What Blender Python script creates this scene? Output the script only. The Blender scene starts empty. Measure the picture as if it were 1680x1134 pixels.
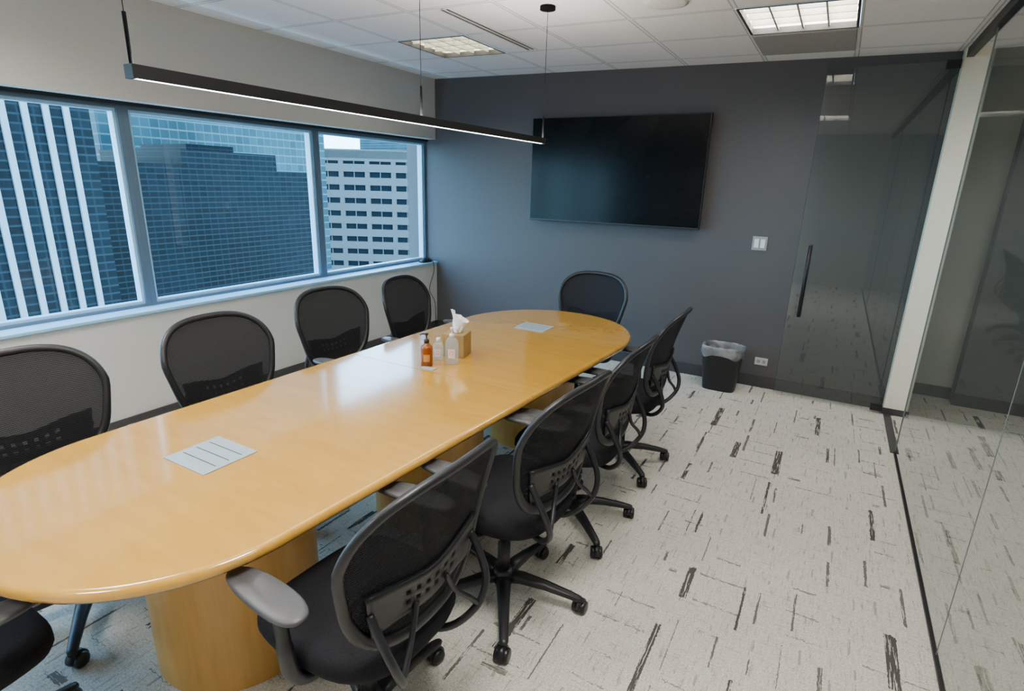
import bpy, bmesh, math, random
from math import sin, cos, pi, radians, atan2, sqrt
from mathutils import Vector, Matrix
random.seed(4)
SC = bpy.context.scene
COL = SC.collection

# ------------------------------------------------------------------ materials
def srgb(r, g, b):
    def f(c):
        c /= 255.0
        return c/12.92 if c <= 0.04045 else ((c+0.055)/1.055)**2.4
    return (f(r), f(g), f(b), 1.0)

class NT:
    def __init__(s, name):
        s.m = bpy.data.materials.new(name); s.m.use_nodes = True
        s.t = s.m.node_tree; s.t.nodes.clear()
        s.out = s.t.nodes.new('ShaderNodeOutputMaterial')
    def n(s, typ, **kw):
        nd = s.t.nodes.new(typ)
        return nd
    def l(s, a, b): s.t.links.new(a, b)
    def coord(s, scale=(1, 1, 1), loc=(0, 0, 0), kind='Object', rot=(0,0,0)):
        tc = s.n('ShaderNodeTexCoord'); mp = s.n('ShaderNodeMapping')
        mp.inputs['Scale'].default_value = scale; mp.inputs['Location'].default_value = loc
        mp.inputs['Rotation'].default_value = rot
        s.l(tc.outputs[kind], mp.inputs['Vector']); return mp.outputs['Vector']
    def noise(s, vec, scale=5, detail=2, rough=0.5, dist=0.0):
        nd = s.n('ShaderNodeTexNoise'); nd.inputs['Scale'].default_value = scale
        nd.inputs['Detail'].default_value = detail; nd.inputs['Roughness'].default_value = rough
        nd.inputs['Distortion'].default_value = dist
        s.l(vec, nd.inputs['Vector']); return nd.outputs['Fac']
    def ramp(s, fac, stops, interp='LINEAR'):
        nd = s.n('ShaderNodeValToRGB'); cr = nd.color_ramp; cr.interpolation = interp
        while len(cr.elements) > 1: cr.elements.remove(cr.elements[-1])
        cr.elements[0].position = stops[0][0]; cr.elements[0].color = stops[0][1]
        for p, c in stops[1:]:
            e = cr.elements.new(p); e.color = c
        s.l(fac, nd.inputs['Fac']); return nd.outputs['Color']
    def mix(s, fac, a, b, mode='MIX'):
        nd = s.n('ShaderNodeMix'); nd.data_type = 'RGBA'; nd.blend_type = mode
        for inp, v in ((nd.inputs[0], fac), (nd.inputs[6], a), (nd.inputs[7], b)):
            if hasattr(v, 'links'): s.l(v, inp)
            else: inp.default_value = v
        return nd.outputs[2]
    def math(s, op, a, b=None, c=None):
        nd = s.n('ShaderNodeMath'); nd.operation = op
        for i, v in enumerate((a, b, c)):
            if v is None: continue
            if hasattr(v, 'links'): s.l(v, nd.inputs[i])
            else: nd.inputs[i].default_value = v
        return nd.outputs[0]
    def bump(s, h, strength=0.2, dist=0.01):
        nd = s.n('ShaderNodeBump'); nd.inputs['Strength'].default_value = strength
        nd.inputs['Distance'].default_value = dist
        s.l(h, nd.inputs['Height']); return nd.outputs['Normal']
    def pbr(s, color, rough=0.5, metal=0.0, normal=None, coat=0, spec=None, emit=None, estr=0):
        nd = s.n('ShaderNodeBsdfPrincipled')
        for key, v in (('Base Color', color), ('Roughness', rough), ('Metallic', metal)):
            if hasattr(v, 'links'): s.l(v, nd.inputs[key])
            else: nd.inputs[key].default_value = v
        if coat: nd.inputs['Coat Weight'].default_value = coat; nd.inputs['Coat Roughness'].default_value = 0.09
        if spec is not None: nd.inputs['Specular IOR Level'].default_value = spec
        if normal: s.l(normal, nd.inputs['Normal'])
        return nd.outputs[0]
    def done(s, sh): s.l(sh, s.out.inputs['Surface']); return s.m

WHITE = (1, 1, 1, 1); BLACK = (0, 0, 0, 1)
def mat(name, color, rough=0.5, metal=0.0, var=0.08, scale=40, bump=0.0, coat=0, spec=None):
    m = NT(name); v = m.coord(); f = m.noise(v, scale, 3)
    d = tuple(c*(1-var) for c in color[:3])+(1,); l = tuple(min(1, c*(1+var)) for c in color[:3])+(1,)
    c = m.ramp(f, [(0.3, d), (0.7, l)])
    nm = m.bump(f, bump, 0.002) if bump else None
    return m.done(m.pbr(c, rough, metal, nm, coat, spec))

def glass(name, tint, k0=0.06, k1=0.8):
    """thin pane: tinted see-through mixed with mirror by viewing angle (same from both sides)"""
    m = NT(name); t = m.n('ShaderNodeBsdfTransparent'); t.inputs[0].default_value = tint
    g = m.n('ShaderNodeBsdfGlossy'); g.inputs['Roughness'].default_value = 0.0
    g.inputs[0].default_value = (0.95, 0.97, 1, 1)
    lw = m.n('ShaderNodeLayerWeight'); lw.inputs[0].default_value = 0.5
    f = m.math('POWER', lw.outputs['Facing'], 5.0); f = m.math('MULTIPLY_ADD', f, k1, k0)
    mx = m.n('ShaderNodeMixShader'); m.l(f, mx.inputs[0]); m.l(t.outputs[0], mx.inputs[1]); m.l(g.outputs[0], mx.inputs[2])
    return m.done(mx.outputs[0])

def emis(name, color, strength):
    m = NT(name); e = m.n('ShaderNodeEmission')
    f = m.noise(m.coord(), 8, 1); c = m.ramp(f, [(0.2, tuple(x*0.96 for x in color[:3])+(1,)), (0.8, color)])
    m.l(c, e.inputs[0]); e.inputs[1].default_value = strength
    return m.done(e.outputs[0])

M_wall_dark = mat('paint_charcoal', srgb(84, 82, 84), 0.75, var=0.04, scale=60, bump=0.15)
M_wall_light = mat('paint_offwhite', srgb(200, 199, 194), 0.8, var=0.02, scale=60, bump=0.1)
M_column = mat('paint_cream', srgb(246, 241, 222), 0.6, var=0.02)
M_corr = mat('paint_corridor', srgb(190, 192, 182), 0.8, var=0.02)
M_corr2 = mat('corridor_reflection_darkened', srgb(100, 103, 100), 0.8, var=0.02)  # darkening from the glass reflection is put into this grey
M_base = mat('baseboard_charcoal', srgb(60, 59, 62), 0.5)
M_blackmetal = mat('black_metal', srgb(26, 26, 28), 0.45, 0.1)
M_stem = mat('black_matte', srgb(14, 14, 15), 0.9, spec=0.1)
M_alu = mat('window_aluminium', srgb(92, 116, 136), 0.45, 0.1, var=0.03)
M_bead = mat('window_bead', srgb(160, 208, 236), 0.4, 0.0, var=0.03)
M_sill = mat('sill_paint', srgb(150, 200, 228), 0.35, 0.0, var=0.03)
M_winglass = glass('window_glass', (0.62, 0.82, 0.94, 1), 0.045, 0.6)
M_partglass = glass('partition_glass', (0.72, 0.76, 0.74, 1), 0.17, 0.80)
M_doorglass = glass('door_glass', (0.72, 0.79, 0.77, 1), 0.08, 0.7)

def carpet():
    m = NT('carpet_streaked')
    fine = m.noise(m.coord((1, 1, 1)), 150, 3, 0.75)
    ca = m.noise(m.coord((55, 7, 1)), 1.5, 5, 0.75)
    cb = m.noise(m.coord((7, 55, 1), (3, 5, 0)), 1.5, 5, 0.75)
    big = m.noise(m.coord((1, 1, 1)), 1.3, 2)
    base = m.ramp(fine, [(0.3, srgb(180, 177, 168)), (0.7, srgb(246, 244, 238))])
    t1 = m.ramp(ca, [(0.34, srgb(172, 168, 158)), (0.43, srgb(240, 238, 232)), (0.7, WHITE)])
    t2 = m.ramp(cb, [(0.34, srgb(184, 179, 170)), (0.42, srgb(242, 240, 234)), (0.7, WHITE)])
    base = m.mix(0.8, base, t1, 'MULTIPLY'); base = m.mix(0.65, base, t2, 'MULTIPLY')
    base = m.mix(1.0, base, m.ramp(big, [(0.3, (0.92, 0.92, 0.92, 1)), (0.7, WHITE)]), 'MULTIPLY')
    tc = m.n('ShaderNodeTexCoord')
    nz = m.n('ShaderNodeTexNoise'); nz.inputs['Scale'].default_value = 75; nz.inputs['Detail'].default_value = 3; m.l(tc.outputs['Object'], nz.inputs['Vector'])
    vs = m.n('ShaderNodeVectorMath'); vs.operation = 'SUBTRACT'; m.l(nz.outputs['Color'], vs.inputs[0]); vs.inputs[1].default_value = (0.5, 0.5, 0.5)
    vm = m.n('ShaderNodeVectorMath'); vm.operation = 'MULTIPLY'; m.l(vs.outputs[0], vm.inputs[0]); vm.inputs[1].default_value = (0.011, 0.03, 0)
    va = m.n('ShaderNodeVectorMath'); va.operation = 'ADD'; m.l(tc.outputs['Object'], va.inputs[0]); m.l(vm.outputs[0], va.inputs[1])
    sp = m.n('ShaderNodeSeparateXYZ'); m.l(va.outputs[0], sp.inputs[0])
    brk = m.noise(m.coord((150, 9, 1), (7, 1, 0)), 1.0, 4, 0.6)
    brk2 = m.noise(m.coord((9, 150, 1), (2, 1, 0)), 1.0, 4, 0.6)
    def dash(cx, cy, wx, wy, prob, ox, oy, br, brl, along='y'):
        X = m.math('DIVIDE', m.math('ADD', sp.outputs[0], ox), cx)
        Y = m.math('DIVIDE', m.math('ADD', sp.outputs[1], oy), cy)
        fx = m.math('FLOOR', X)
        wn0 = m.n('ShaderNodeTexWhiteNoise'); wn0.noise_dimensions = '1D'; m.l(fx, wn0.inputs['W'])
        Y = m.math('ADD', Y, wn0.outputs['Value'])
        fy = m.math('FLOOR', Y)
        cb_ = m.n('ShaderNodeCombineXYZ'); m.l(fx, cb_.inputs[0]); m.l(fy, cb_.inputs[1]); cb_.inputs[2].default_value = ox*3.1
        wn = m.n('ShaderNodeTexWhiteNoise'); wn.noise_dimensions = '3D'; m.l(cb_.outputs[0], wn.inputs['Vector'])
        cs = m.n('ShaderNodeSeparateColor'); m.l(wn.outputs['Color'], cs.inputs[0])
        lx = m.math('MULTIPLY', m.math('SUBTRACT', m.math('SUBTRACT', X, fx), 0.5), cx)
        ly = m.math('MULTIPLY', m.math('SUBTRACT', m.math('SUBTRACT', Y, fy), 0.5), cy)
        if along == 'y': lx = m.math('ADD', lx, m.math('MULTIPLY', m.math('SUBTRACT', cs.outputs[0], 0.5), max(0, cx-2*wx)*0.8))
        else: ly = m.math('ADD', ly, m.math('MULTIPLY', m.math('SUBTRACT', cs.outputs[0], 0.5), max(0, cy-2*wy)*0.8))
        kw = m.math('MULTIPLY_ADD', cs.outputs[1], 0.8, 0.2)
        kl = m.math('MULTIPLY_ADD', cs.outputs[2], 0.75, 0.25)
        if along == 'y': hx = m.math('MULTIPLY', kw, wx); hy = m.math('MULTIPLY', kl, wy)
        else: hx = m.math('MULTIPLY', kl, wx); hy = m.math('MULTIPLY', kw, wy)
        a = m.math('MULTIPLY', m.math('LESS_THAN', m.math('ABSOLUTE', lx), hx), m.math('LESS_THAN', m.math('ABSOLUTE', ly), hy))
        e = m.math('LESS_THAN', wn.outputs['Value'], prob)
        g = m.math('GREATER_THAN', br, brl)
        return m.math('MULTIPLY', a, m.math('MULTIPLY', e, g))
    dA = dash(0.25, 0.50, 0.021, 0.20, 0.50, 0.0, 0.0, brk, 0.43)
    dB = dash(0.13, 0.34, 0.008, 0.15, 0.55, 11.3, 5.2, brk, 0.42)
    dC = dash(0.32, 0.16, 0.12, 0.006, 0.50, 23.7, 2.2, brk2, 0.43, 'x')
    dD = dash(0.08, 0.14, 0.005, 0.05, 0.50, 41.1, 8.2, brk, 0.42)
    dE = dash(0.42, 0.36, 0.06, 0.016, 0.40, 57.3, 3.1, brk2, 0.46, 'x')
    c = m.mix(dD, base, srgb(158, 154, 146)); c = m.mix(dC, c, srgb(132, 128, 120)); c = m.mix(dE, c, srgb(118, 113, 106)); c = m.mix(dB, c, srgb(106, 102, 97)); c = m.mix(dA, c, srgb(80, 77, 74))
    nm = m.bump(fine, 0.5, 0.004)
    return m.done(m.pbr(c, 0.95, 0, nm, spec=0.1))
M_carpet = carpet()

def ceiling_mat():
    m = NT('ceiling_tiles')
    tc = m.n('ShaderNodeTexCoord'); sx = m.n('ShaderNodeSeparateXYZ'); m.l(tc.outputs['Object'], sx.inputs[0])
    def dist(o, off):
        a = m.math('DIVIDE', m.math('SUBTRACT', o, off), 0.61)
        b = m.math('FRACT', a); b = m.math('SUBTRACT', b, 0.5); b = m.math('ABSOLUTE', b)
        return m.math('MULTIPLY', m.math('SUBTRACT', 0.5, b), 0.61)
    d = m.math('MINIMUM', dist(sx.outputs[0], -0.68), dist(sx.outputs[1], 3.64))
    f = m.noise(m.coord(), 180, 3, 0.7)
    tile = m.ramp(f, [(0.3, srgb(226, 222, 217)), (0.6, srgb(246, 242, 237))])
    k = m.ramp(d, [(0.0, (1, 1, 1, 1)), (0.0105, (1, 1, 1, 1)), (0.0115, (0, 0, 0, 1))])
    e = m.ramp(d, [(0.0, BLACK), (0.0105, BLACK), (0.0115, WHITE), (0.0150, WHITE), (0.0160, BLACK)])
    c = m.mix(k, tile, srgb(232, 229, 224)); c = m.mix(e, c, srgb(142, 139, 134))
    return m.done(m.pbr(c, 0.85, 0, m.bump(f, 0.2, 0.003)))
M_ceil = ceiling_mat()
M_tile_dark = mat('grey_tile', srgb(158, 155, 148), 0.8, var=0.1, scale=120)

def wood(name, gscale, dark, light, rough=0.22, coat=0.6):
    m = NT(name)
    f = m.noise(m.coord(gscale), 3.0, 5, 0.6, 0.6); f2 = m.noise(m.coord(), 1.7, 2)
    c = m.ramp(f, [(0.3, dark), (0.65, light)])
    tone = m.ramp(f2, [(0.3, (0.94, 0.93, 0.90, 1)), (0.7, WHITE)])
    c = m.mix(1.0, c, tone, 'MULTIPLY')
    r = m.math('MULTIPLY_ADD', m.noise(m.coord(), 6, 3), 0.08, rough-0.04)
    return m.done(m.pbr(c, r, 0, m.bump(f, 0.012, 0.002), coat))
M_wood = wood('maple_veneer', (1.5, 7, 1.5), srgb(192, 142, 48), srgb(202, 153, 60), 0.16, 1.0)
M_woodped = wood('maple_pedestal', (9, 9, 1.2), srgb(194, 146, 68), srgb(204, 157, 80), 0.35, 0.2)
M_hatch = mat('brushed_silver', srgb(158, 174, 182), 0.45, 0.1, var=0.05)
M_slot = mat('hatch_slot', srgb(70, 80, 84), 0.5)

M_plastic = mat('chair_plastic', srgb(26, 26, 29), 0.42, var=0.1)
M_pad = mat('arm_pad_grey', srgb(74, 74, 76), 0.45, var=0.06)
M_fabric = mat('seat_fabric', srgb(27, 27, 31), 0.95, var=0.35, scale=220, bump=0.4, spec=0.2)
M_wheel = mat('caster_black', srgb(20, 20, 22), 0.35)
def meshmat():
    m = NT('chair_mesh')
    w = m.n('ShaderNodeTexWave'); w.bands_direction = 'Z'; w.inputs['Scale'].default_value = 44
    m.l(m.coord(), w.inputs['Vector'])
    w2 = m.n('ShaderNodeTexWave'); w2.bands_direction = 'X'; w2.inputs['Scale'].default_value = 70
    m.l(m.coord(), w2.inputs['Vector'])
    k = m.math('MULTIPLY', w.outputs['Fac'], w2.outputs['Fac'])
    k = m.math('MULTIPLY_ADD', k, 0.18, 0.02)
    c = m.ramp(w.outputs['Fac'], [(0.2, srgb(36, 36, 40)), (0.8, srgb(17, 17, 20))])
    b = m.pbr(c, 0.8, 0, spec=0.2); t = m.n('ShaderNodeBsdfTransparent')
    mx = m.n('ShaderNodeMixShader'); m.l(k, mx.inputs[0]); m.l(b, mx.inputs[1]); m.l(t.outputs[0], mx.inputs[2])
    return m.done(mx.outputs[0])
M_mesh = meshmat()

# ------------------------------------------------------------------ geometry helpers
def obj(name, verts, faces, material=None, smooth=False, parent=None, loc=None, **kw):
    me = bpy.data.meshes.new(name); me.from_pydata([tuple(v) for v in verts], [], faces); me.update()
    bm = bmesh.new(); bm.from_mesh(me); bmesh.ops.recalc_face_normals(bm, faces=bm.faces); bm.to_mesh(me); bm.free()
    if smooth:
        for p in me.polygons: p.use_smooth = True
    o = bpy.data.objects.new(name, me); COL.objects.link(o)
    if material: me.materials.append(material)
    if parent: o.parent = parent
    if loc: o.location = loc
    for k, v in kw.items(): o[k] = v
    return o

def boxdata(lo, hi):
    x0, y0, z0 = lo; x1, y1, z1 = hi
    v = [(x0,y0,z0),(x1,y0,z0),(x1,y1,z0),(x0,y1,z0),(x0,y0,z1),(x1,y0,z1),(x1,y1,z1),(x0,y1,z1)]
    f = [(0,3,2,1),(4,5,6,7),(0,1,5,4),(1,2,6,5),(2,3,7,6),(3,0,4,7)]
    return v, f
def merge(parts):
    V = []; F = []
    for v, f in parts:
        n = len(V); V += [tuple(a) for a in v]; F += [tuple(i+n for i in q) for q in f]
    return V, F
def box(name, lo, hi, material, bevel=0.0, parent=None, **kw):
    v, f = boxdata(lo, hi); o = obj(name, v, f, material, parent=parent, **kw)
    if bevel:
        b = o.modifiers.new('bevel', 'BEVEL'); b.width = bevel; b.segments = 3; b.limit_method = 'ANGLE'
        for p in o.data.polygons: p.use_smooth = True
        w = o.modifiers.new('wn', 'WEIGHTED_NORMAL')
    return o
def boxes(name, lst, material, parent=None, **kw):
    v, f = merge([boxdata(a, b) for a, b in lst]); return obj(name, v, f, material, parent=parent, **kw)

def tubedata(path, rad, sides=10, closed=False, flat=1.0, ref=Vector((0, 0, 1))):
    P = [Vector(p) for p in path]; n = len(P); V = []; F = []
    if not hasattr(rad, '__len__'): rad = [rad]*n
    if len(rad) < n: rad = list(rad)+[rad[-1]]*(n-len(rad))
    prev = None
    for i in range(n):
        if closed: t = (P[(i+1) % n]-P[i-1]).normalized()
        else: t = (P[min(i+1, n-1)]-P[max(i-1, 0)]).normalized()
        if prev is None:
            r = ref if abs(t.dot(ref)) < 0.95 else Vector((0, 1, 0))
            a = (r-t*r.dot(t)).normalized()
        else: a = (prev-t*prev.dot(t)).normalized()
        prev = a; b = t.cross(a)
        for k in range(sides):
            th = 2*pi*k/sides
            V.append(P[i]+a*cos(th)*rad[i]*flat+b*sin(th)*rad[i])
    m = n if closed else n-1
    for i in range(m):
        j = (i+1) % n
        for k in range(sides):
            k2 = (k+1) % sides
            F.append((i*sides+k, i*sides+k2, j*sides+k2, j*sides+k))
    if not closed:
        F.append(tuple(range(sides))[::-1]); F.append(tuple((n-1)*sides+k for k in range(sides)))
    return V, F
def lathedata(prof, seg=24, cx=0, cy=0):
    V = []; F = []; n = len(prof)
    for r, z in prof:
        for k in range(seg):
            th = 2*pi*k/seg; V.append((cx+r*cos(th), cy+r*sin(th), z))
    for i in range(n-1):
        for k in range(seg):
            k2 = (k+1) % seg; F.append((i*seg+k, i*seg+k2, (i+1)*seg+k2, (i+1)*seg+k))
    F.append(tuple(range(seg))[::-1]); F.append(tuple((n-1)*seg+k for k in range(seg)))
    return V, F
def ringsdata(rings, cap0=True, cap1=True):
    n = len(rings[0]); V = [p for r in rings for p in r]; F = []
    for i in range(len(rings)-1):
        for k in range(n):
            k2 = (k+1) % n; F.append((i*n+k, i*n+k2, (i+1)*n+k2, (i+1)*n+k))
    if cap0: F.append(tuple(range(n))[::-1])
    if cap1: F.append(tuple((len(rings)-1)*n+k for k in range(n)))
    return V, F
def smoothpath(pts, n=8):
    P = [Vector(p) for p in pts]; out = []
    for i in range(len(P)-1):
        p0 = P[max(i-1, 0)]; p1 = P[i]; p2 = P[i+1]; p3 = P[min(i+2, len(P)-1)]
        for k in range(n):
            t = k/n
            out.append(0.5*((2*p1)+(p2-p0)*t+(2*p0-5*p1+4*p2-p3)*t*t+(3*p1-p0-3*p2+p3)*t**3))
    out.append(P[-1]); return out
def sell(a, b, n=2.6, seg=32, cx=0, cy=0):
    o = []
    for k in range(seg):
        th = 2*pi*k/seg; c, s = cos(th), sin(th)
        o.append((cx+a*math.copysign(abs(c)**(2/n), c), cy+b*math.copysign(abs(s)**(2/n), s)))
    return o
def empty(name, loc, **kw):
    e = bpy.data.objects.new(name, None); e.location = loc; e.empty_display_size = 0.1; COL.objects.link(e)
    for k, v in kw.items(): e[k] = v
    return e
ST = dict(kind='structure')

# ------------------------------------------------------------------ room shell
XL = -3.90; XG = -4.08; YB = 5.13; XR = 0.59; YN = -1.7
SIL = 0.79; WT = 2.10
def HC(x): return 2.648-0.018*(x+1.2)
ang_c = math.atan(0.018)

obj('floor', [(-4.3, YN-0.1, 0), (3.1, YN-0.1, 0), (3.1, 6.3, 0), (-4.3, 6.3, 0)], [(0, 1, 2, 3)], M_carpet, **ST)
box('wall_back', (-4.3, YB, 0), (0.56, YB+0.15, 2.85), M_wall_dark, **ST)
box('wall_left', (-4.2, YN, 0), (XL, YB, SIL-0.02), M_wall_light, **ST)
box('wall_left_upper', (-4.2, YN, WT), (XL, YB, 2.85), M_wall_light, **ST)
box('wall_near', (-4.3, YN-0.15, 0), (3.1, YN, 2.85), M_wall_light, **ST)
box('baseboard_back', (XL, YB-0.012, 0.001), (0.55, YB, 0.10), M_base, **ST)
box('baseboard_left', (XL, YN, 0.001), (XL+0.012, YB-0.013, 0.10), M_base, **ST)
box('trim_1', (-4.14, YN, SIL-0.02), (XL+0.02, YB, SIL), M_sill, bevel=0.004, **ST)
box('trim_2', (-4.12, YN, WT-0.022), (XL-0.10, YB, WT), M_blackmetal, **ST)
edges = [-1.70, -1.015, 0.525, 2.065, 3.605, 5.13]
for i in range(len(edges)-1):
    a = edges[i]+0.0005; b = edges[i+1]-0.0005; w = 0.034; g = 0.018; x0, x1 = -4.13, -4.035; T = WT-0.022
    fr = boxes('window_%d' % (i+1), [((x0, a, SIL), (x1, a+w, T)), ((x0, b-w, SIL), (x1, b, T)),
        ((x0, a+w, SIL), (x1, b-w, SIL+0.018)), ((x0, a+w, T-0.02), (x1, b-w, T))], M_alu, **ST)
    y0_, y1_ = a+w, b-w; z0_, z1_ = SIL+0.018, T-0.02; bx0, bx1 = -4.11, -4.05
    boxes('glazing_bead', [((bx0, y0_, z0_), (bx1, y0_+g, z1_)), ((bx0, y1_-g, z0_), (bx1, y1_, z1_)), ((bx0, y0_+g, z0_), (bx1, y1_-g, z0_+g)), ((bx0, y0_+g, z1_-g), (bx1, y1_-g, z1_))], M_bead, parent=fr)
    obj('glass_pane', [(XG, y0_+g, z0_+g), (XG, y1_-g, z0_+g), (XG, y1_-g, z1_-g), (XG, y0_+g, z1_-g)], [(0, 1, 2, 3)], M_winglass, parent=fr)

gx = [-4.34]+[-0.68+0.61*k for k in range(-5, 7)]
gy = [-1.85]+[3.64+0.61*k for k in range(-8, 4)]+[6.3]
troff = [(-3.12, 3.64), (-0.68, 3.64), (-3.12, 0.59), (-0.68, 0.59), (-1.90, -1.24), (1.15, 3.64), (1.15, 0.59)]  # all but the leading pair are unseen, added to fill room and corridor
def is_tr(x, y): return any(abs(x-a) < 0.02 and abs(y-b) < 0.02 for a, b in troff)
V = []; F = []
for i in range(len(gx)-1):
    for j in range(len(gy)-1):
        if is_tr(gx[i], gy[j]): continue
        n = len(V)
        for (x, y) in ((gx[i], gy[j]), (gx[i+1], gy[j]), (gx[i+1], gy[j+1]), (gx[i], gy[j+1])): V.append((x, y, HC(x)))
        F.append((n, n+1, n+2, n+3))
obj('ceiling', V, F, M_ceil, **ST)
lampcol = (1.0, 0.96, 0.90, 1)
M_lens = [emis('troffer_lens_dim', (1.0, 0.97, 0.80, 1), 10.0), emis('troffer_lens_lit', lampcol, 30.0), emis('unseen_fill_lens', lampcol, 85.0), emis('unseen_corridor_fill_lens', lampcol, 30.0)]  # bright and corridor lenses serve only the added, unseen fixtures
lens_of = [0, 1, 2, 2, 2, 3, 3]
M_louv = mat('louver_white', srgb(235, 232, 222), 0.4)
M_louvg = mat('louver_grey', srgb(165, 164, 150), 0.4)
M_tframe = mat('troffer_frame', srgb(60, 58, 55), 0.5)
for k, (x, y) in enumerate(troff):
    e = empty('ceiling_light', (x+0.305, y+0.305, HC(x+0.305)), label='square recessed ceiling light with louver grid, lit; out-of-view ones are added fill' if k != 0 else 'square recessed ceiling light with louver grid near windows', category='ceiling light', group='recessed ceiling lights')
    e.rotation_euler = (0, ang_c, 0)
    s = 0.303; d = 0.09
    v, f = boxdata((-s, -s, 0), (s, s, d)); f = [q for q in f if q != (0, 3, 2, 1)]
    obj('housing', v, f, M_louv, parent=e)
    boxes('frame', [((-s, -s, -0.004), (s, -s+0.015, 0.03)), ((-s, s-0.015, -0.004), (s, s, 0.03)), ((-s, -s+0.015, -0.004), (-s+0.015, s-0.015, 0.03)), ((s-0.015, -s+0.015, -0.004), (s, s-0.015, 0.03))], M_tframe, parent=e)
    q = s-0.02
    obj('lit_panel', [(-q, -q, 0.07), (q, -q, 0.07), (q, q, 0.07), (-q, q, 0.07)], [(0, 1, 2, 3)], M_lens[lens_of[k]], parent=e)
    bl = []; th_ = 0.005
    for t in range(1, 4):
        c = -q+2*q*t/4
        bl.append(((c-th_, -q, 0.01), (c+th_, q, 0.05)))
    for t in range(1, 4):
        c = -q+2*q*t/4
        bl.append(((-q, c-th_, 0.011), (q, c+th_, 0.049)))
    boxes('louver', bl, M_louvg, parent=e)
e = box('grey_ceiling_tile', (-0.295, -0.295, -0.012), (0.295, 0.295, 0.0), M_tile_dark, label='darker grey ceiling tile beside lit ceiling panel', category='air vent')  # one ceiling tile in a plain darker grey
e.location = (-0.375, 4.555, HC(-0.375)); e.rotation_euler = (0, ang_c, 0)
e = empty('slot_diffuser', (-2.25, 3.62, HC(-2.25)-0.001), label='long narrow linear slot air diffuser in ceiling', category='air vent'); e.rotation_euler = (0, ang_c, 0)
boxes('frame', [((-0.045, -0.58, -0.006), (-0.032, 0.58, 0)), ((0.032, -0.58, -0.006), (0.045, 0.58, 0)), ((-0.006, -0.58, -0.006), (0.006, 0.58, 0)), ((-0.032, -0.58, -0.006), (0.032, -0.57, 0)), ((-0.032, 0.57, -0.006), (0.032, 0.58, 0))], M_louv, parent=e)
boxes('slot', [((-0.032, -0.57, -0.002), (-0.006, 0.57, 0))], M_blackmetal, parent=e)
boxes('slot', [((0.006, -0.57, -0.002), (0.032, 0.57, 0))], M_blackmetal, parent=e)
v, f = lathedata([(0.12, 0), (0.12, -0.008), (0.10, -0.014), (0.02, -0.018)], 32)
e = obj('ceiling_speaker', v, f, M_louv, True, label='round white flush ceiling speaker', category='speaker'); e.location = (-1.0, 3.38, HC(-1.0)-0.0005)
e.rotation_euler = (0, ang_c, 0)

box('wall_end', (0.56, 5.04, 0), (0.72, 5.30, 2.85), M_column, bevel=0.003, **ST)
box('baseboard_end', (0.55, 5.028, 0.001), (0.73, 5.04, 0.05), M_base, **ST)
box('wall_corridor', (0.72, 5.75, 0), (1.08, 5.9, 2.85), M_corr, **ST)
box('wall_corridor_far', (1.08, 5.60, 0), (3.1, 5.9, 2.85), M_corr2, **ST)
box('wall_corridor_side', (3.0, YN, 0), (3.1, 5.6, 2.85), M_corr2, **ST)
box('wall_corridor_return', (0.56, 5.30, 0), (0.72, 5.9, 2.85), M_corr, **ST)
boxes('baseboard_corridor', [((0.72, 5.735, 0.001), (1.08, 5.75, 0.10)), ((1.07, 5.585, 0.001), (3.0, 5.6, 0.10))], M_base, **ST)
box('trim_3', (0.57, YN, 2.56), (0.61, 5.04, 2.80), M_blackmetal, **ST)
box('trim_4', (0.583, YN, 0.001), (0.599, 4.24, 0.014), M_blackmetal, **ST)
box('trim_5', (0.565, 4.24, 0.001), (0.615, 5.028, 0.005), M_base, **ST)
M_edge = mat('glass_edge', srgb(62, 76, 74), 0.2)
M_edge2 = mat('glass_edge_pale', srgb(112, 120, 116), 0.2)
for k, (a, b) in enumerate([(YN+0.002, 0.26), (0.263, 2.28), (2.2825, 4.24)]):
    g_ = obj('window_%d' % (10+k), [(0.59, a, 0.015), (0.59, b, 0.015), (0.59, b, 2.56), (0.59, a, 2.56)], [(0, 1, 2, 3)], M_partglass, **ST)
    if k != 1: box('glass_edge', (0.586, b-0.0005, 0.015), (0.594, b+0.0015, 2.558), M_edge2, parent=g_)
    else: box('glass_edge', (0.5885, b-0.0005, 0.015), (0.5915, b+0.001, 2.558), M_edge2, parent=g_)
d = obj('door_1', [(-0.235, 5.02, 0.02), (0.545, 5.02, 0.02), (0.545, 5.02, 2.54), (-0.235, 5.02, 2.54)], [(0, 1, 2, 3)], M_doorglass, **ST)
hv, hf = merge([tubedata([(-0.145, 4.965, 0.70), (-0.145, 4.965, 1.27)], 0.014, 12), tubedata([(-0.145, 4.965, 0.80), (-0.145, 5.019, 0.80)], 0.008, 8), tubedata([(-0.145, 4.965, 1.17), (-0.145, 5.019, 1.17)], 0.008, 8)])
obj('door_handle', hv, hf, M_blackmetal, True, parent=d)
box('hinge', (0.47, 5.008, 0.02), (0.55, 5.032, 0.07), M_blackmetal, parent=d)
box('hinge', (0.47, 5.008, 2.49), (0.55, 5.032, 2.545), M_blackmetal, parent=d)
box('glass_edge', (-0.237, 5.015, 0.02), (-0.234, 5.025, 2.54), M_edge, parent=d)

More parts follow.
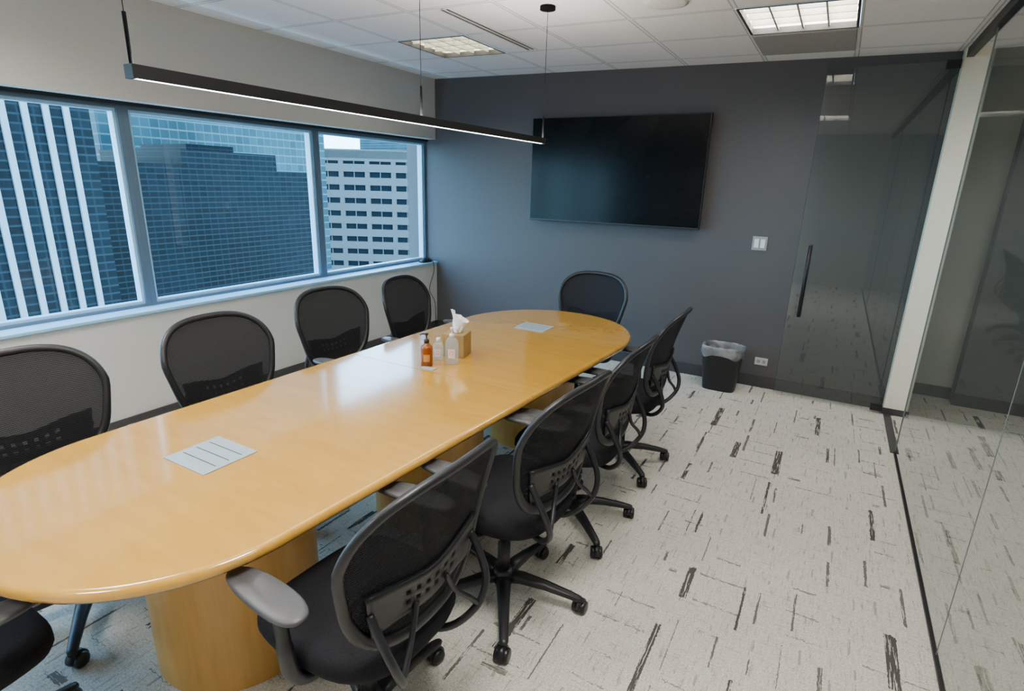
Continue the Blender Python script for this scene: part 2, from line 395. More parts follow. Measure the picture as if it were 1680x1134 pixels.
# ------------------------------------------------------------------ television
M_screen = NT('tv_screen'); nf = M_screen.noise(M_screen.coord(), 3, 1)
M_screen = M_screen.done(M_screen.pbr(M_screen.ramp(nf, [(0.3, srgb(7, 9, 11)), (0.7, srgb(10, 12, 15))]), 0.18, 0, spec=0.12))
tv = empty('television', (-1.845, 5.05, 1.80), label='large black flat-screen television mounted on charcoal wall', category='television')
hw, hh = 0.825, 0.472
box('casing', (-hw, -0.012, -hh), (hw, 0.03, hh), M_blackmetal, bevel=0.004, parent=tv)
box('screen', (-hw+0.008, -0.0135, -hh+0.016), (hw-0.008, -0.0125, hh-0.008), M_screen, parent=tv)
box('wall_mount', (-0.3, 0.03, -0.22), (0.3, 0.079, 0.22), M_blackmetal, parent=tv)

M_white = mat('white_plastic', srgb(228, 228, 224), 0.4, var=0.02)
s = empty('light_switch', (-0.53, YB, 1.245), label='white double rocker light switch plate on charcoal wall', category='light switch')
M_plate = mat('plate_grey', srgb(150, 152, 152), 0.4, var=0.02)
box('plate', (-0.058, -0.007, -0.057), (0.058, -0.0005, 0.057), M_plate, bevel=0.002, parent=s)
for dx in (-0.024, 0.024): box('rocker', (dx-0.018, -0.012, -0.036), (dx+0.018, -0.0075, 0.036), M_white, bevel=0.0015, parent=s)
s = empty('wall_outlet', (-0.375, YB, 0.235), label='white horizontal power outlet low on charcoal wall', category='outlet')
M_outlet = mat('outlet_white', srgb(196, 196, 192), 0.4, var=0.02)
box('plate', (-0.052, -0.007, -0.033), (0.052, -0.0005, 0.033), M_outlet, bevel=0.002, parent=s)
for dx in (-0.022, 0.022):
    box('socket', (dx-0.013, -0.0085, -0.014), (dx+0.013, -0.0072, 0.014), M_plate, bevel=0.0005, parent=s)

# ------------------------------------------------------------------ waste bin
M_bin = mat('bin_black', srgb(24, 25, 28), 0.45)
def linermat():
    m = NT('clear_liner'); f = m.noise(m.coord(), 10, 2, 0.5, 0.5)
    b = m.pbr(m.ramp(f, [(0.3, srgb(158, 162, 165)), (0.7, srgb(205, 208, 210))]), 0.25, 0, m.bump(f, 0.4, 0.02))
    t = m.n('ShaderNodeBsdfTransparent'); mx = m.n('ShaderNodeMixShader')
    m.l(m.ramp(f, [(0.35, (0.66,)*3+(1,)), (0.65, (0.5,)*3+(1,))]), mx.inputs[0]); m.l(b, mx.inputs[1]); m.l(t.outputs[0], mx.inputs[2])
    return m.done(mx.outputs[0])
M_liner = linermat()
b = empty('waste_bin', (-0.665, 4.90, 0), label='black rectangular waste bin with clear plastic liner', category='trash can')
def br(s, z, n=4): return [(x, y, z) for x, y in sell(0.165*s, 0.115*s, n, 40)]
v, f = ringsdata([br(0.80, 0.0), br(0.81, 0.012), br(1.0, 0.36), br(1.03, 0.365), br(1.03, 0.38), br(0.97, 0.38), br(0.95, 0.36), br(0.78, 0.02)])
obj('body', v, f, M_bin, True, parent=b)
rg = []
for i, (s, z) in enumerate([(1.045, 0.305), (1.06, 0.33), (1.05, 0.36), (1.055, 0.386), (1.0, 0.392), (0.94, 0.382), (0.90, 0.33), (0.86, 0.24)]):
    r = br(s, z)
    rg.append([(x*(1+random.uniform(-.008, .010)), y*(1+random.uniform(-.01, .012)), zz+(0.014*sin(j*0.9) if i == 0 else random.uniform(-.003, .003))) for j, (x, y, zz) in enumerate(r)])
v, f = ringsdata(rg, False, False)
obj('bin_liner', v, f, M_liner, True, parent=b)

# ------------------------------------------------------------------ table
TZ = 0.74
def tc_(y): return -1.712+(y-0.87)*0.043
def ta_(y): return 0.548+(y-0.87)*0.0225
Y0, Y1 = 0.87, 3.20
def outline(a0, a1, inset=0.0):
    pts = []
    N = 48
    near = a0 < Y0; far = a1 > Y1
    ya = Y0 if near else a0; yb = Y1 if far else a1
    for i in range(11):
        y = ya+(yb-ya)*i/10; pts.append((tc_(y)+ta_(y)-inset, y))
    if far:
        c, a, bb = tc_(Y1), ta_(Y1)-inset, 0.66-inset
        for i in range(1, N):
            th = pi*i/N; k = 2/2.08
            pts.append((c+a*math.copysign(abs(cos(th))**k, cos(th))+0.012*sin(th), Y1+bb*abs(sin(th))**k))
    for i in range(11):
        y = yb+(ya-yb)*i/10; pts.append((tc_(y)-ta_(y)+inset, y))
    if near:
        c, a, bb = tc_(Y0), ta_(Y0)-inset, 0.53-inset
        for i in range(1, N):
            th = pi+pi*i/N; k = 2/2.08
            pts.append((c+a*math.copysign(abs(cos(th))**k, cos(th))+0.01*sin(th), Y0-bb*abs(sin(th))**k))
    return pts
tbl = empty('conference_table', (-1.66, 2.1, 0), label='long oval honey maple conference table with cylinder pedestals', category='table')
def off(v): return [(x+1.66, y-2.1, z) for x, y, z in v]
prof = [(0.020, -0.036), (0.006, -0.033), (0.0, -0.024), (0.0, -0.014), (0.004, -0.005), (0.012, 0.0), (0.02, 0.0)]
SEAM = 2.14; SG = 0.0018
for nm, a0, a1 in (('near', -1, SEAM-SG), ('far', SEAM+SG, 9)):
    rings = [[(x, y, TZ+dz) for x, y in outline(a0, a1, ins)] for ins, dz in prof]
    v, f = ringsdata(rings)
    v = [(x, (min(y, SEAM-SG) if nm == 'near' else max(y, SEAM+SG)), z) for x, y, z in v]
    o = obj('tabletop', off(v), f, M_wood, True, parent=tbl)
    o.data.set_sharp_from_angle(angle=radians(50))
for y in (1.03, 2.12, 3.2):
    v, f = lathedata([(0.285, 0.0), (0.285, 0.703)], 64, tc_(y)-0.015, y)
    o = obj('pedestal', off(v), f, M_woodped, True, parent=tbl)
    o.data.set_sharp_from_angle(angle=radians(50))
for (x0, x1, y0, y1) in ((-1.868, -1.645, 0.915, 1.115), (-1.775, -1.555, 3.17, 3.35)):
    h = box('power_hatch', (x0+1.66, y0-2.1, TZ+0.0002), (x1+1.66, y1-2.1, TZ+0.004), M_hatch, bevel=0.001, parent=tbl, label='flush silver power hatch with three dark slots')
    w = y1-y0
    boxes('hatch_slots', [((x0+0.02+1.66, y0+w*t-0.002-2.1, TZ+0.0042), (x1-0.02+1.66, y0+w*t+0.002-2.1, TZ+0.0048)) for t in (0.28, 0.52, 0.76)], M_slot, parent=h)
box('cable_grommet', (-1.755+1.66, 2.155-2.1, TZ+0.0002), (-1.675+1.66, 2.195-2.1, TZ+0.004), M_hatch, bevel=0.001, parent=tbl)

# ------------------------------------------------------------------ things on the table
M_amber = NT('amber_plastic'); b_ = M_amber.pbr(M_amber.ramp(M_amber.noise(M_amber.coord(), 20, 1), [(0.2, srgb(140, 66, 4)), (0.8, srgb(160, 82, 8))]), 0.12, 0, None, 0.3)
_t = M_amber.n('ShaderNodeBsdfTransparent'); _t.inputs[0].default_value = (0.85, 0.42, 0.06, 1)
_m = M_amber.n('ShaderNodeMixShader'); _m.inputs[0].default_value = 0.25; M_amber.l(b_, _m.inputs[1]); M_amber.l(_t.outputs[0], _m.inputs[2])
M_amber = M_amber.done(_m.outputs[0])
M_black = mat('pump_black', srgb(20, 20, 22), 0.35)
M_clear = NT('clear_plastic')
_t = M_clear.n('ShaderNodeBsdfTransparent'); _t.inputs[0].default_value = (0.90, 0.92, 0.93, 1)
_p = M_clear.pbr(M_clear.ramp(M_clear.noise(M_clear.coord(), 20, 1), [(0.2, srgb(205, 215, 220)), (0.8, srgb(235, 240, 242))]), 0.1)
_m = M_clear.n('ShaderNodeMixShader'); _m.inputs[0].default_value = 0.25; M_clear.l(_t.outputs[0], _m.inputs[1]); M_clear.l(_p, _m.inputs[2])
M_clear = M_clear.done(_m.outputs[0])
M_pinklabel = mat('label_pale', srgb(222, 208, 208), 0.5)
M_ring = mat('label_ring', srgb(205, 120, 120), 0.5)
def pump(parent, z, m, dirx=-1):
    v, f = merge([lathedata([(0.014, z), (0.014, z+0.016), (0.009, z+0.018), (0.004, z+0.019), (0.004, z+0.04), (0.009, z+0.041), (0.009, z+0.05), (0.003, z+0.052)], 20),
                  tubedata([(0, 0, z+0.046), (dirx*0.02, -0.006, z+0.046), (dirx*0.034, -0.01, z+0.040)], [0.005, 0.0045, 0.0035], 10)])
    return obj('pump', v, f, m, True, parent=parent)
b = empty('soap_bottle', (-1.755, 2.215, TZ+0.0002), label='amber pump bottle with black dispenser on table', category='bottle')
v, f = lathedata([(0.028, 0), (0.031, 0.004), (0.031, 0.095), (0.027, 0.108), (0.016, 0.116), (0.013, 0.125)], 32)
obj('body', v, f, M_amber, True, parent=b); pump(b, 0.125, M_black)
def wraplabel(parent, r, z0, z1, a0, a1, m, name='label_sticker'):
    V = []; F = []; n = 12
    for i in range(n+1):
        a = a0+(a1-a0)*i/n; V += [(r*cos(a), r*sin(a), z0), (r*cos(a), r*sin(a), z1)]
    for i in range(n): F.append((2*i, 2*i+2, 2*i+3, 2*i+1))
    return obj(name, V, F, m, True, parent=parent)
wraplabel(b, 0.0314, 0.028, 0.066, -1.5, -0.4, mat('amber_label', srgb(196, 136, 70), 0.5))
b = empty('sanitizer_bottle', (-1.665, 2.315, TZ+0.0002), label='clear sanitizer bottle with white pump and pale label', category='bottle')
rg = []
for s, z in [(0.92, 0), (1, 0.005), (1, 0.10), (0.92, 0.125), (0.6, 0.142), (0.4, 0.148)]:
    rg.append([(x*s, y*s, z) for x, y in sell(0.036, 0.024, 2.6, 32)])
v, f = ringsdata(rg); obj('body', v, f, M_clear, True, parent=b); pump(b, 0.148, M_white, 1)
obj('label_sticker', [(-0.019, -0.0248, 0.035), (0.019, -0.0248, 0.035), (0.019, -0.0248, 0.085), (-0.019, -0.0248, 0.085)], [(0, 1, 2, 3)], M_pinklabel, parent=b)
v, f = tubedata([(0.011*cos(t*pi/10), -0.0252, 0.064+0.011*sin(t*pi/10)) for t in range(20)], 0.0016, 6, True)
obj('label_mark', v, f, M_ring, parent=b)
b.rotation_euler = (0, 0, 0.5)
b = empty('sanitizer_bottle', (-1.762, 2.325, TZ+0.0002), label='small clear squeeze bottle with white cap', category='bottle')
v, f = ringsdata([[(x*s, y*s, z) for x, y in sell(0.029, 0.020, 2.6, 32)] for s, z in [(0.92, 0), (1, 0.005), (1, 0.070), (0.85, 0.09), (0.45, 0.102)]])
obj('body', v, f, M_clear, True, parent=b)
v, f = lathedata([(0.012, 0.102), (0.012, 0.122), (0.010, 0.125)], 20); obj('cap', v, f, M_white, True, parent=b)
obj('label_sticker', [(-0.016, -0.0208, 0.022), (0.016, -0.0208, 0.022), (0.016, -0.0208, 0.066), (-0.016, -0.0208, 0.066)], [(0, 1, 2, 3)], M_pinklabel, parent=b)
v, f = tubedata([(0.009*cos(t*pi/10), -0.0212, 0.046+0.009*sin(t*pi/10)) for t in range(20)], 0.0014, 6, True)
obj('label_mark', v, f, M_ring, parent=b)
b.rotation_euler = (0, 0, 0.4)
b = empty('tissue_box', (-1.735, 2.46, TZ+0.0002), label='tan cube tissue box with white tissue sticking out', category='tissue box')
M_tb = mat('tissue_box_tan', srgb(154, 124, 72), 0.5, var=0.1, scale=15)
M_tb2 = mat('tissue_box_edge', srgb(110, 84, 46), 0.5)
box('body', (-0.062, -0.062, 0), (0.062, 0.062, 0.13), M_tb, bevel=0.002, parent=b)
v, f = tubedata([(x, y, 0.1308) for x, y in sell(0.036, 0.026, 2, 24)], 0.002, 6, True); obj('opening_rim', v, f, M_tb2, True, parent=b)
M_tissue = mat('tissue_white', srgb(244, 244, 244), 0.9, var=0.02)
V = []; F = []; n = 20; mm = 12
for j in range(mm+1):
    t = j/mm
    for i in range(n):
        a = 2*pi*i/n; r = (0.014+0.026*t)*(1+0.45*sin(3*a+2*t))
        V.append((r*cos(a)*1.1+0.012*t, 0.4*r*sin(a)+0.008*sin(5*t+a), 0.127+0.10*t*(1-0.25*cos(a)*t+0.14*sin(2*a)*t)))
for j in range(mm):
    for i in range(n):
        i2 = (i+1) % n; F.append((j*n+i, j*n+i2, (j+1)*n+i2, (j+1)*n+i))
obj('tissue', V, F, M_tissue, True, parent=b)
b.rotation_euler = (0, 0, 0.25)

# ------------------------------------------------------------------ pendant light
M_led = emis('led_strip', (1.0, 0.97, 0.92, 1), 30.0)
M_upfill = emis('added_uplight_glow', (1.0, 0.96, 0.91, 1), 165.0)  # upward glow added to brighten the ceiling
px = -1.64; pl = empty('pendant_light', (px, 2.06, 1.91), label='long slim black linear pendant light with glowing strip', category='pendant light')
y0, y1 = 0.87-2.06, 3.24-2.06
W_ = 0.019
boxes('housing', [((-W_, y0, 0.005), (W_, y1, 0.024)), ((-W_, y0, 0), (-0.014, y1, 0.005)), ((0.014, y0, 0), (W_, y1, 0.005)), ((-0.014, y0, 0), (0.014, y0+0.012, 0.005)), ((-0.014, y1-0.012, 0), (0.014, y1, 0.005)),
   ((-W_, y0, 0.024), (-W_+0.003, y1, 0.034)), ((W_-0.003, y0, 0.024), (W_, y1, 0.034)), ((-W_+0.003, y0, 0.024), (W_-0.003, y0+0.003, 0.034)), ((-W_+0.003, y1-0.003, 0.024), (W_-0.003, y1, 0.034))], M_blackmetal, parent=pl)
obj('led_diffuser', [(-0.014, y0+0.012, 0.002), (0.014, y0+0.012, 0.002), (0.014, y1-0.012, 0.002), (-0.014, y1-0.012, 0.002)], [(0, 1, 2, 3)], M_led, parent=pl)
obj('added_ceiling_fill', [(-0.0145, y0+0.02, 0.026), (0.0145, y0+0.02, 0.026), (0.0145, y1-0.02, 0.026), (-0.0145, y1-0.02, 0.026)], [(0, 1, 2, 3)], M_upfill, parent=pl)  # extra emitter added on top of the housing as ceiling fill
for yy in (y0+0.010, 0.0, y1-0.010):
    v, f = tubedata([(0, yy, 0.024), (0, yy, 0.155)], 0.005, 10); obj('stem', v, f, M_stem, True, parent=pl)
    v, f = tubedata([(0, yy, 0.155), (0, yy, HC(px)-1.91)], 0.0014, 6); obj('suspension_cable', v, f, M_stem, True, parent=pl)
v, f = lathedata([(0.045, HC(px)-1.911), (0.045, HC(px)-1.93), (0.01, HC(px)-1.934)], 28, 0, y1-0.012); obj('ceiling_canopy', v, f, M_stem, True, parent=pl)

a = empty('power_adapter', (-3.95, 4.99, SIL+0.0005), label='black power adapter with dangling cord on window sill', category='power adapter')
v, f = ringsdata([[(x*s, y*s, z) for x, y in sell(0.05, 0.09, 3, 24)] for s, z in [(0.95, 0), (1, 0.008), (0.9, 0.03), (0.6, 0.045)]])
obj('body', v, f, M_black, True, parent=a)
v, f = tubedata(smoothpath([(0.03, 0.02, 0.03), (0.08, 0.03, 0.02), (0.085, 0.04, -0.1), (0.075, -0.03, -0.3), (0.085, 0.05, -0.45), (0.075, 0.08, -0.65), (0.08, 0.06, -0.785)], 8), 0.004, 6)
obj('cord', v, f, M_black, True, parent=a)

# ------------------------------------------------------------------ office chair
BZ0, BZ1 = 0.53, 1.0
def BY(x, z):
    s = (z-BZ0)/(BZ1-BZ0)
    return -0.235-0.115*s+0.022*sin(pi*min(max(s, 0), 1)*0.9)+0.05*(x/0.28)**2
def bw(z):
    s = (z-BZ0)/(BZ1-BZ0)
    return 0.212+0.073*min(1, max(0, s)*1.5)**0.9 if s > 0 else 0.212
def backout(scale=1.0, n=72):
    o = []
    zc = (BZ0+BZ1)/2; hz = (BZ1-BZ0)/2
    for k in range(n):
        th = 2*pi*k/n; c, s = cos(th), sin(th); e = 2/(3.3 if s > 0 else 3.2)
        z = zc+hz*scale*math.copysign(abs(s)**e, s)
        x = bw(z)*scale*math.copysign(abs(c)**e, c)
        z += 0.014*(1-(x/0.28)**2)*(1 if s > 0 else 0)
        o.append((x, z))
    return o
def build_chair():
    root = empty('office_chair', (0, 0, 0))
    parts = []; RB = 0.322
    for k in range(5):
        a = pi/2+2*pi*k/5; d = Vector((cos(a), sin(a), 0)); q = Vector((-sin(a), cos(a), 0))
        rings = []
        for r, z, w, h in [(0.02, 0.105, 0.034, 0.022), (0.08, 0.110, 0.029, 0.021), (0.18, 0.100, 0.023, 0.017), (0.28, 0.080, 0.019, 0.014), (RB, 0.070, 0.017, 0.012), (RB+0.015, 0.068, 0.010, 0.009)]:
            c = d*r+Vector((0, 0, z))
            rings.append([tuple(c+q*x+Vector((0, 0, y))) for x, y in sell(w, h, 2.6, 12)])
        parts.append(ringsdata(rings))
    parts.append(lathedata([(0.04, 0.075), (0.047, 0.085), (0.045, 0.125), (0.034, 0.14)], 24))
    v, f = merge(parts); base = obj('star_base', v, f, M_plastic, True, parent=root)
    for k in range(5):
        a = pi/2+2*pi*k/5; tw = a+0.9+k*1.7
        c = Vector((cos(a)*RB, sin(a)*RB, 0.0)); ax = Vector((cos(tw), sin(tw), 0)); fw = Vector((-sin(tw), cos(tw), 0))
        prt = []
        for sgn in (-1, 1):
            rr = []
            for o_, r_ in [(0.008, 0.016), (0.008, 0.026), (0.011, 0.028), (0.022, 0.028), (0.027, 0.024), (0.028, 0.012)]:
                cc = c+ax*o_*sgn+fw*0.012+Vector((0, 0, 0.028))
                rr.append([tuple(cc+(fw*cos(2*pi*j/20)+Vector((0, 0, 1))*sin(2*pi*j/20))*r_) for j in range(20)])
            prt.append(ringsdata(rr))
        prt.append(tubedata([c+Vector((0, 0, 0.04)), c+Vector((0, 0, 0.072))], 0.008, 10))
        rr = []
        for o_ in (-0.013, 0.013):
            cc = c+ax*o_+fw*0.012+Vector((0, 0, 0.030))
            rr.append([tuple(cc+(fw*cos(pi*j/10-0.3)+Vector((0, 0, 1))*sin(pi*j/10-0.3))*0.033) for j in range(12)])
        prt.append(ringsdata(rr))
        v, f = merge(prt); obj('caster', v, f, M_wheel, True, parent=base)
    v, f = merge([lathedata([(0.026, 0.12), (0.026, 0.26), (0.015, 0.262), (0.015, 0.40)], 20)])
    obj('gas_lift', v, f, M_plastic, True, parent=root)
    v, f = ringsdata([[(x*s, y*s*1.2, z) for x, y in sell(0.10, 0.13, 4, 24)] for s, z in [(0.7, 0.375), (0.95, 0.385), (1, 0.405), (1, 0.42)]])
    v2, f2 = tubedata(smoothpath([(0.06, 0.03, 0.395), (0.18, 0.04, 0.39), (0.26, 0.05, 0.385), (0.30, 0.05, 0.388)], 4), [0.005]*9+[0.007]*4, 8)
    v, f = merge([(v, f), (v2, f2)]); obj('tilt_mechanism', v, f, M_plastic, True, parent=root)
    rings = []
    for s, z in [(0.3, 0.410), (0.84, 0.412), (0.96, 0.425), (1.0, 0.450), (0.995, 0.475), (0.95, 0.492), (0.85, 0.500), (0.5, 0.494), (0.1, 0.49)]:
        r = []
        for x, y in sell(0.248, 0.255, 3.0, 40):
            x *= s; y *= s; w = 1+0.03*(y/0.25)
            drop = 0.035*max(0, (y-0.12)/0.13)**2
            r.append((x*w, y+0.01, z-drop+0.008*(abs(x)/0.25)**3))
        rings.append(r)
    v, f = ringsdata(rings); obj('seat', v, f, M_fabric, True, parent=root)
    out = backout(); pth = [(x, BY(x, z), z) for x, z in out]
    rad = [0.0150+0.006*max(0, (0.74-z)/0.2) for x, z in out]
    v, f = tubedata(pth, rad, 10, True, 0.8, Vector((0, 1, 0))); obj('back_frame', v, f, M_plastic, True, parent=root)
    rings = []
    for s in (0.99, 0.85, 0.7, 0.55, 0.4, 0.25, 0.12):
        zc = (BZ0+BZ1)/2
        rings.append([(x*s, BY(x*s, zc+(z-zc)*s), zc+(z-zc)*s) for x, z in backout(1.0)])
    v, f = ringsdata(rings, False, True); obj('back_mesh', v, f, M_mesh, True, parent=root)
    # slim perforated lumbar strip
    nx, nz = 23, 7; V = []; F = []
    for j in range(nz+1):
        for i in range(nx+1):
            u = -1+2*i/nx; wz = 0.190+0.025*(j/nz); x = u*wz
            z = 0.605+0.105*j/nz+0.03*u*u*(j/nz)-0.006*cos(u*5)
            V.append((x, BY(x, z)-0.009, z))
    holes = {(i, j) for j in (2, 4) for i in (6, 8, 10, 12, 14, 16)}
    for j in range(nz):
        for i in range(nx):
            if (i, j) in holes: continue
            q = j*(nx+1)+i; F.append((q, q+1, q+nx+2, q+nx+1))
    o = obj('lumbar_support', V, F, M_plastic, True, parent=root); so = o.modifiers.new('s', 'SOLIDIFY'); so.thickness = 0.012; so.offset = 0
    prts = []
    for sg in (-1, 1):
        prts.append(tubedata(smoothpath([(sg*0.20, BY(0.2, 0.68)-0.01, 0.68), (sg*0.20, -0.275, 0.62), (sg*0.19, -0.305, 0.55), (sg*0.16, -0.30, 0.48), (sg*0.11, -0.24, 0.41), (sg*0.07, -0.15, 0.395), (sg*0.06, -0.05, 0.40)], 6), 0.0115, 10))
        prts.append(tubedata(smoothpath([(sg*0.06, BY(0.06, 0.62)-0.018, 0.63), (sg*0.085, -0.27, 0.57), (sg*0.13, -0.29, 0.52), (sg*0.16, -0.30, 0.48)], 6), 0.008, 8))
    v, f = merge(prts); obj('back_bracket', v, f, M_plastic, True, parent=root)
    for sg in (-1, 1):
        prt = [tubedata(smoothpath([(sg*0.12, -0.02, 0.405), (sg*0.21, -0.02, 0.398), (sg*0.262, -0.02, 0.43), (sg*0.276, -0.02, 0.50), (sg*0.276, -0.01, 0.58), (sg*0.274, 0.0, 0.655)], 5), [0.020]*8+[0.019]*10+[0.016]*8, 12, False, 1.4, Vector((0, 1, 0)))]
        v, f = merge(prt); ar = obj('armrest', v, f, M_plastic, True, parent=root)
        rings = []
        for s, z in [(0.80, 0.655), (0.97, 0.657), (1.0, 0.664), (0.98, 0.670), (0.88, 0.673), (0.4, 0.674)]:
            rr = []
            for x, y in sell(0.047, 0.158, 2.5, 36):
                t = y/0.158; rr.append((sg*0.276+x*s*(1-0.12*t)-sg*0.010*t, 0.045+y*s, z-0.012*max(0, t)**2))
            rings.append(rr)
        v, f = ringsdata(rings); obj('arm_pad', v, f, M_pad, True, parent=ar, label='grey padded armrest top')
    return root
root = build_chair()

def copytree(o, parent):
    c = o.copy(); COL.objects.link(c); c.parent = parent
    for ch in [k for k in o.children]: copytree(ch, c)
    return c
LB = {'w': 'black mesh-back office chair facing table, against window side', 'r': 'black mesh-back swivel office chair on carpet along table side',
      'f': 'black mesh-back office chair at table end facing room', 'n': 'black office chair at near table end, armrest and seat'}
spots = [
 (-1.03, 0.985, 88, -20, 0.020, 'r'), (-0.97, 1.71, 85, -18, 0.025, 'r'), (-0.975, 2.38, 90, -5, 0.003, 'r'), (-0.985, 3.12, 90, -5, 0.0, 'r'),
 (-2.33, 0.80, -90, -35, -0.01, 'w'), (-2.31, 1.60, -90, -10, -0.018, 'w'), (-2.41, 2.425, -90, 20, -0.012, 'w'), (-2.34, 3.09, -82, 5, -0.015, 'w'),
 (-1.60, 3.89, 180, 15, -0.018, 'f'), (-1.85, 0.23, 0, 10, 0.0, 'n')]
for i, (x, y, r, bd, lift, lb) in enumerate(spots):
    c = root if i == len(spots)-1 else copytree(root, None)
    c.location = (x, y, 0); c.rotation_euler = (0, 0, radians(r))
    c['label'] = LB[lb]; c['category'] = 'office chair'; c['group'] = 'mesh office chairs around table'
    for ch in c.children:
        if ch.name.startswith('star_base'): ch.rotation_euler = (0, 0, radians(bd))
        elif ch.name.startswith('gas_lift'): pass
        else: ch.location = (0, 0, lift)

# ------------------------------------------------------------------ outside
obj('ground', [(-400, -300, -45), (-20, -300, -45), (-20, 400, -45), (-400, 400, -45)], [(0, 1, 2, 3)], mat('asphalt', srgb(50, 55, 60), 0.9), **ST)
def facade(name, c1, c2, line, sy, sz, lw=0.06, rough=0.15, kv=0.6):
    m = NT(name); tc = m.n('ShaderNodeTexCoord'); sx = m.n('ShaderNodeSeparateXYZ'); m.l(tc.outputs['Object'], sx.inputs[0])
    def ln(o, s, w):
        a = m.math('FRACT', m.math('DIVIDE', o, s)); return m.math('LESS_THAN', a, w)
    k = m.math('MAXIMUM', m.math('MULTIPLY', ln(sx.outputs[1], sy, lw), kv), ln(sx.outputs[2], sz, lw*1.6))
    cell = m.n('ShaderNodeTexWhiteNoise'); cb = m.n('ShaderNodeCombineXYZ')
    m.l(m.math('FLOOR', m.math('DIVIDE', sx.outputs[1], sy)), cb.inputs[1]); m.l(m.math('FLOOR', m.math('DIVIDE', sx.outputs[2], sz)), cb.inputs[2])
    m.l(cb.outputs[0], cell.inputs['Vector'])
    big = m.noise(m.coord((0.1, 0.1, 0.1)), 0.8, 3)
    c = m.ramp(cell.outputs['Value'], [(0.0, c1), (1.0, c2)])
    c = m.mix(1.0, c, m.ramp(big, [(0.38, (0.6, 0.6, 0.6, 1)), (0.62, WHITE)]), 'MULTIPLY')
    c = m.mix(k, c, line)
    return m.done(m.pbr(c, rough, 0.0, spec=0.05))
M_dglass = facade('dark_curtain_wall', srgb(12, 16, 20), srgb(17, 22, 27), srgb(28, 35, 41), 0.75, 0.5, 0.14, 0.4, 0.5)
M_tglass = facade('teal_curtain_wall', srgb(42, 68, 76), srgb(52, 80, 88), srgb(70, 96, 102), 1.1, 1.1, 0.10, 0.3)
M_fin = mat('white_stone_fins', srgb(104, 116, 124), 0.7)
b = box('office_tower', (-60, 2, -45), (-40, 18.6, 60), M_dglass, label='dark glass tower with white vertical stone fins', category='building')
boxes('stone_fins', [((-40.001, 2.2+1.0*k, -45), (-39.85, 2.2+1.0*k+0.32, 60)) for k in range(16)], M_fin, parent=b)
v, f = merge([boxdata((-66, 18.8, -45), (-52, 31, 2.4)), boxdata((-66, 31, -45), (-52, 41, 3.7)), boxdata((-66, 41, -45), (-52, 46, 2.1)), boxdata((-64, 34, 3.7), (-56, 39, 4.4))])  # reflection of a stepped silhouette, built as a solid dark block
obj('office_tower', v, f, M_dglass, label='stepped dark block standing in for a reflection in the tower glass', category='building')
box('office_tower', (-100, 34, -45), (-72, 66, 70), M_tglass, label='tall teal glass curtain wall tower', category='building')
M_conc = mat('pale_concrete', srgb(94, 96, 96), 0.85, scale=2)
M_ribbon = mat('ribbon_glass', srgb(26, 33, 40), 0.25, scale=0.4, spec=0.1)
pb = empty('office_block', (-124, 92.9, 0), label='pale concrete office block with rows of windows', category='building')
pb.rotation_euler = (0, 0, math.atan2(0.489, 0.872))
W = 77
box('glazing', (0, 0.6, -45), (W, 25, 6.0), M_ribbon, parent=pb)
bl = []
z = -46.5
while z < 7:
    top = min(z+1.8, 8.3); bl.append(((0, 0, z), (W, 0.59, top))); z += 3.1
bl.append(((0, 0, 5.6), (W, 25, 8.3)))
bl.append(((-0.3, 0.0, -45), (0, 25, 8.3)))
k = 0
while k*6.4 < W:
    bl.append(((k*6.4, 0.05, -45), (k*6.4+1.1, 0.59, 7.5))); bl.append(((k*6.4+3.6, 0.3, -45), (k*6.4+3.8, 0.59, 7.5))); k += 1
boxes('concrete_panels', bl, M_conc, parent=pb)
box('office_tower', (-200, 205, -45), (-165, 260, 20), M_tglass, label='distant blue glass tower', category='building')

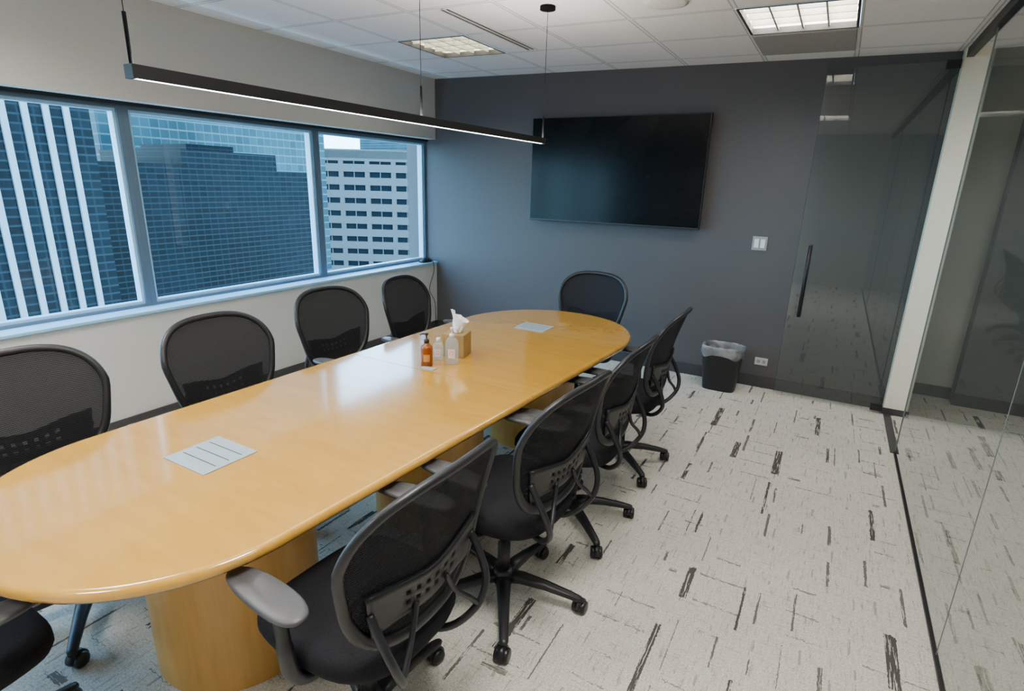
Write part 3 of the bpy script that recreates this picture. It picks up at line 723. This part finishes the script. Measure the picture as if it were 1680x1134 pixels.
# ------------------------------------------------------------------ world + camera
w = bpy.data.worlds.new('World'); SC.world = w; w.use_nodes = True; t = w.node_tree; t.nodes.clear()
tc = t.nodes.new('ShaderNodeTexCoord'); sp = t.nodes.new('ShaderNodeSeparateXYZ'); cr = t.nodes.new('ShaderNodeValToRGB')
bg = t.nodes.new('ShaderNodeBackground'); wo = t.nodes.new('ShaderNodeOutputWorld')
t.links.new(tc.outputs['Generated'], sp.inputs[0]); t.links.new(sp.outputs[2], cr.inputs[0])
cr.color_ramp.elements[0].position = 0.0; cr.color_ramp.elements[0].color = (0.50, 0.80, 0.96, 1)
cr.color_ramp.elements[1].position = 0.6; cr.color_ramp.elements[1].color = (0.36, 0.60, 0.90, 1)
t.links.new(cr.outputs[0], bg.inputs[0]); bg.inputs[1].default_value = 15.0; t.links.new(bg.outputs[0], wo.inputs[0])
for i in range(1, 5):
    a, b_ = edges[i], edges[i+1]
    la = bpy.data.lights.new('window_portal', 'AREA'); la.shape = 'RECTANGLE'; la.size = b_-a-0.1; la.size_y = 1.25
    la.cycles.is_portal = True
    o = bpy.data.objects.new('window_portal', la); COL.objects.link(o)
    o.matrix_world = Matrix.Translation((-4.15, (a+b_)/2, 1.44)) @ Matrix(((0, 0, -1, 0), (1, 0, 0, 0), (0, -1, 0, 0), (0, 0, 0, 1))).to_4x4()

yaw, pit, rol, fpx = 0.51158, 0.285117, 0.028586, 913.697
Fv = Vector((-sin(yaw)*cos(pit), cos(yaw)*cos(pit), -sin(pit)))
R0 = Vector((cos(yaw), sin(yaw), 0)); U0 = R0.cross(Fv)
Rv = R0*cos(rol)+U0*sin(rol); Uv = Rv.cross(Fv)
cam = bpy.data.cameras.new('camera'); cam.sensor_width = 36; cam.sensor_fit = 'HORIZONTAL'; cam.lens = fpx*36/1680; cam.clip_start = 0.02; cam.clip_end = 1000
co = bpy.data.objects.new('camera', cam); COL.objects.link(co)
mw = Matrix.Identity(4)
for i in range(3): mw[i][0] = Rv[i]; mw[i][1] = Uv[i]; mw[i][2] = -Fv[i]
mw[2][3] = 1.68; co.matrix_world = mw
SC.camera = co
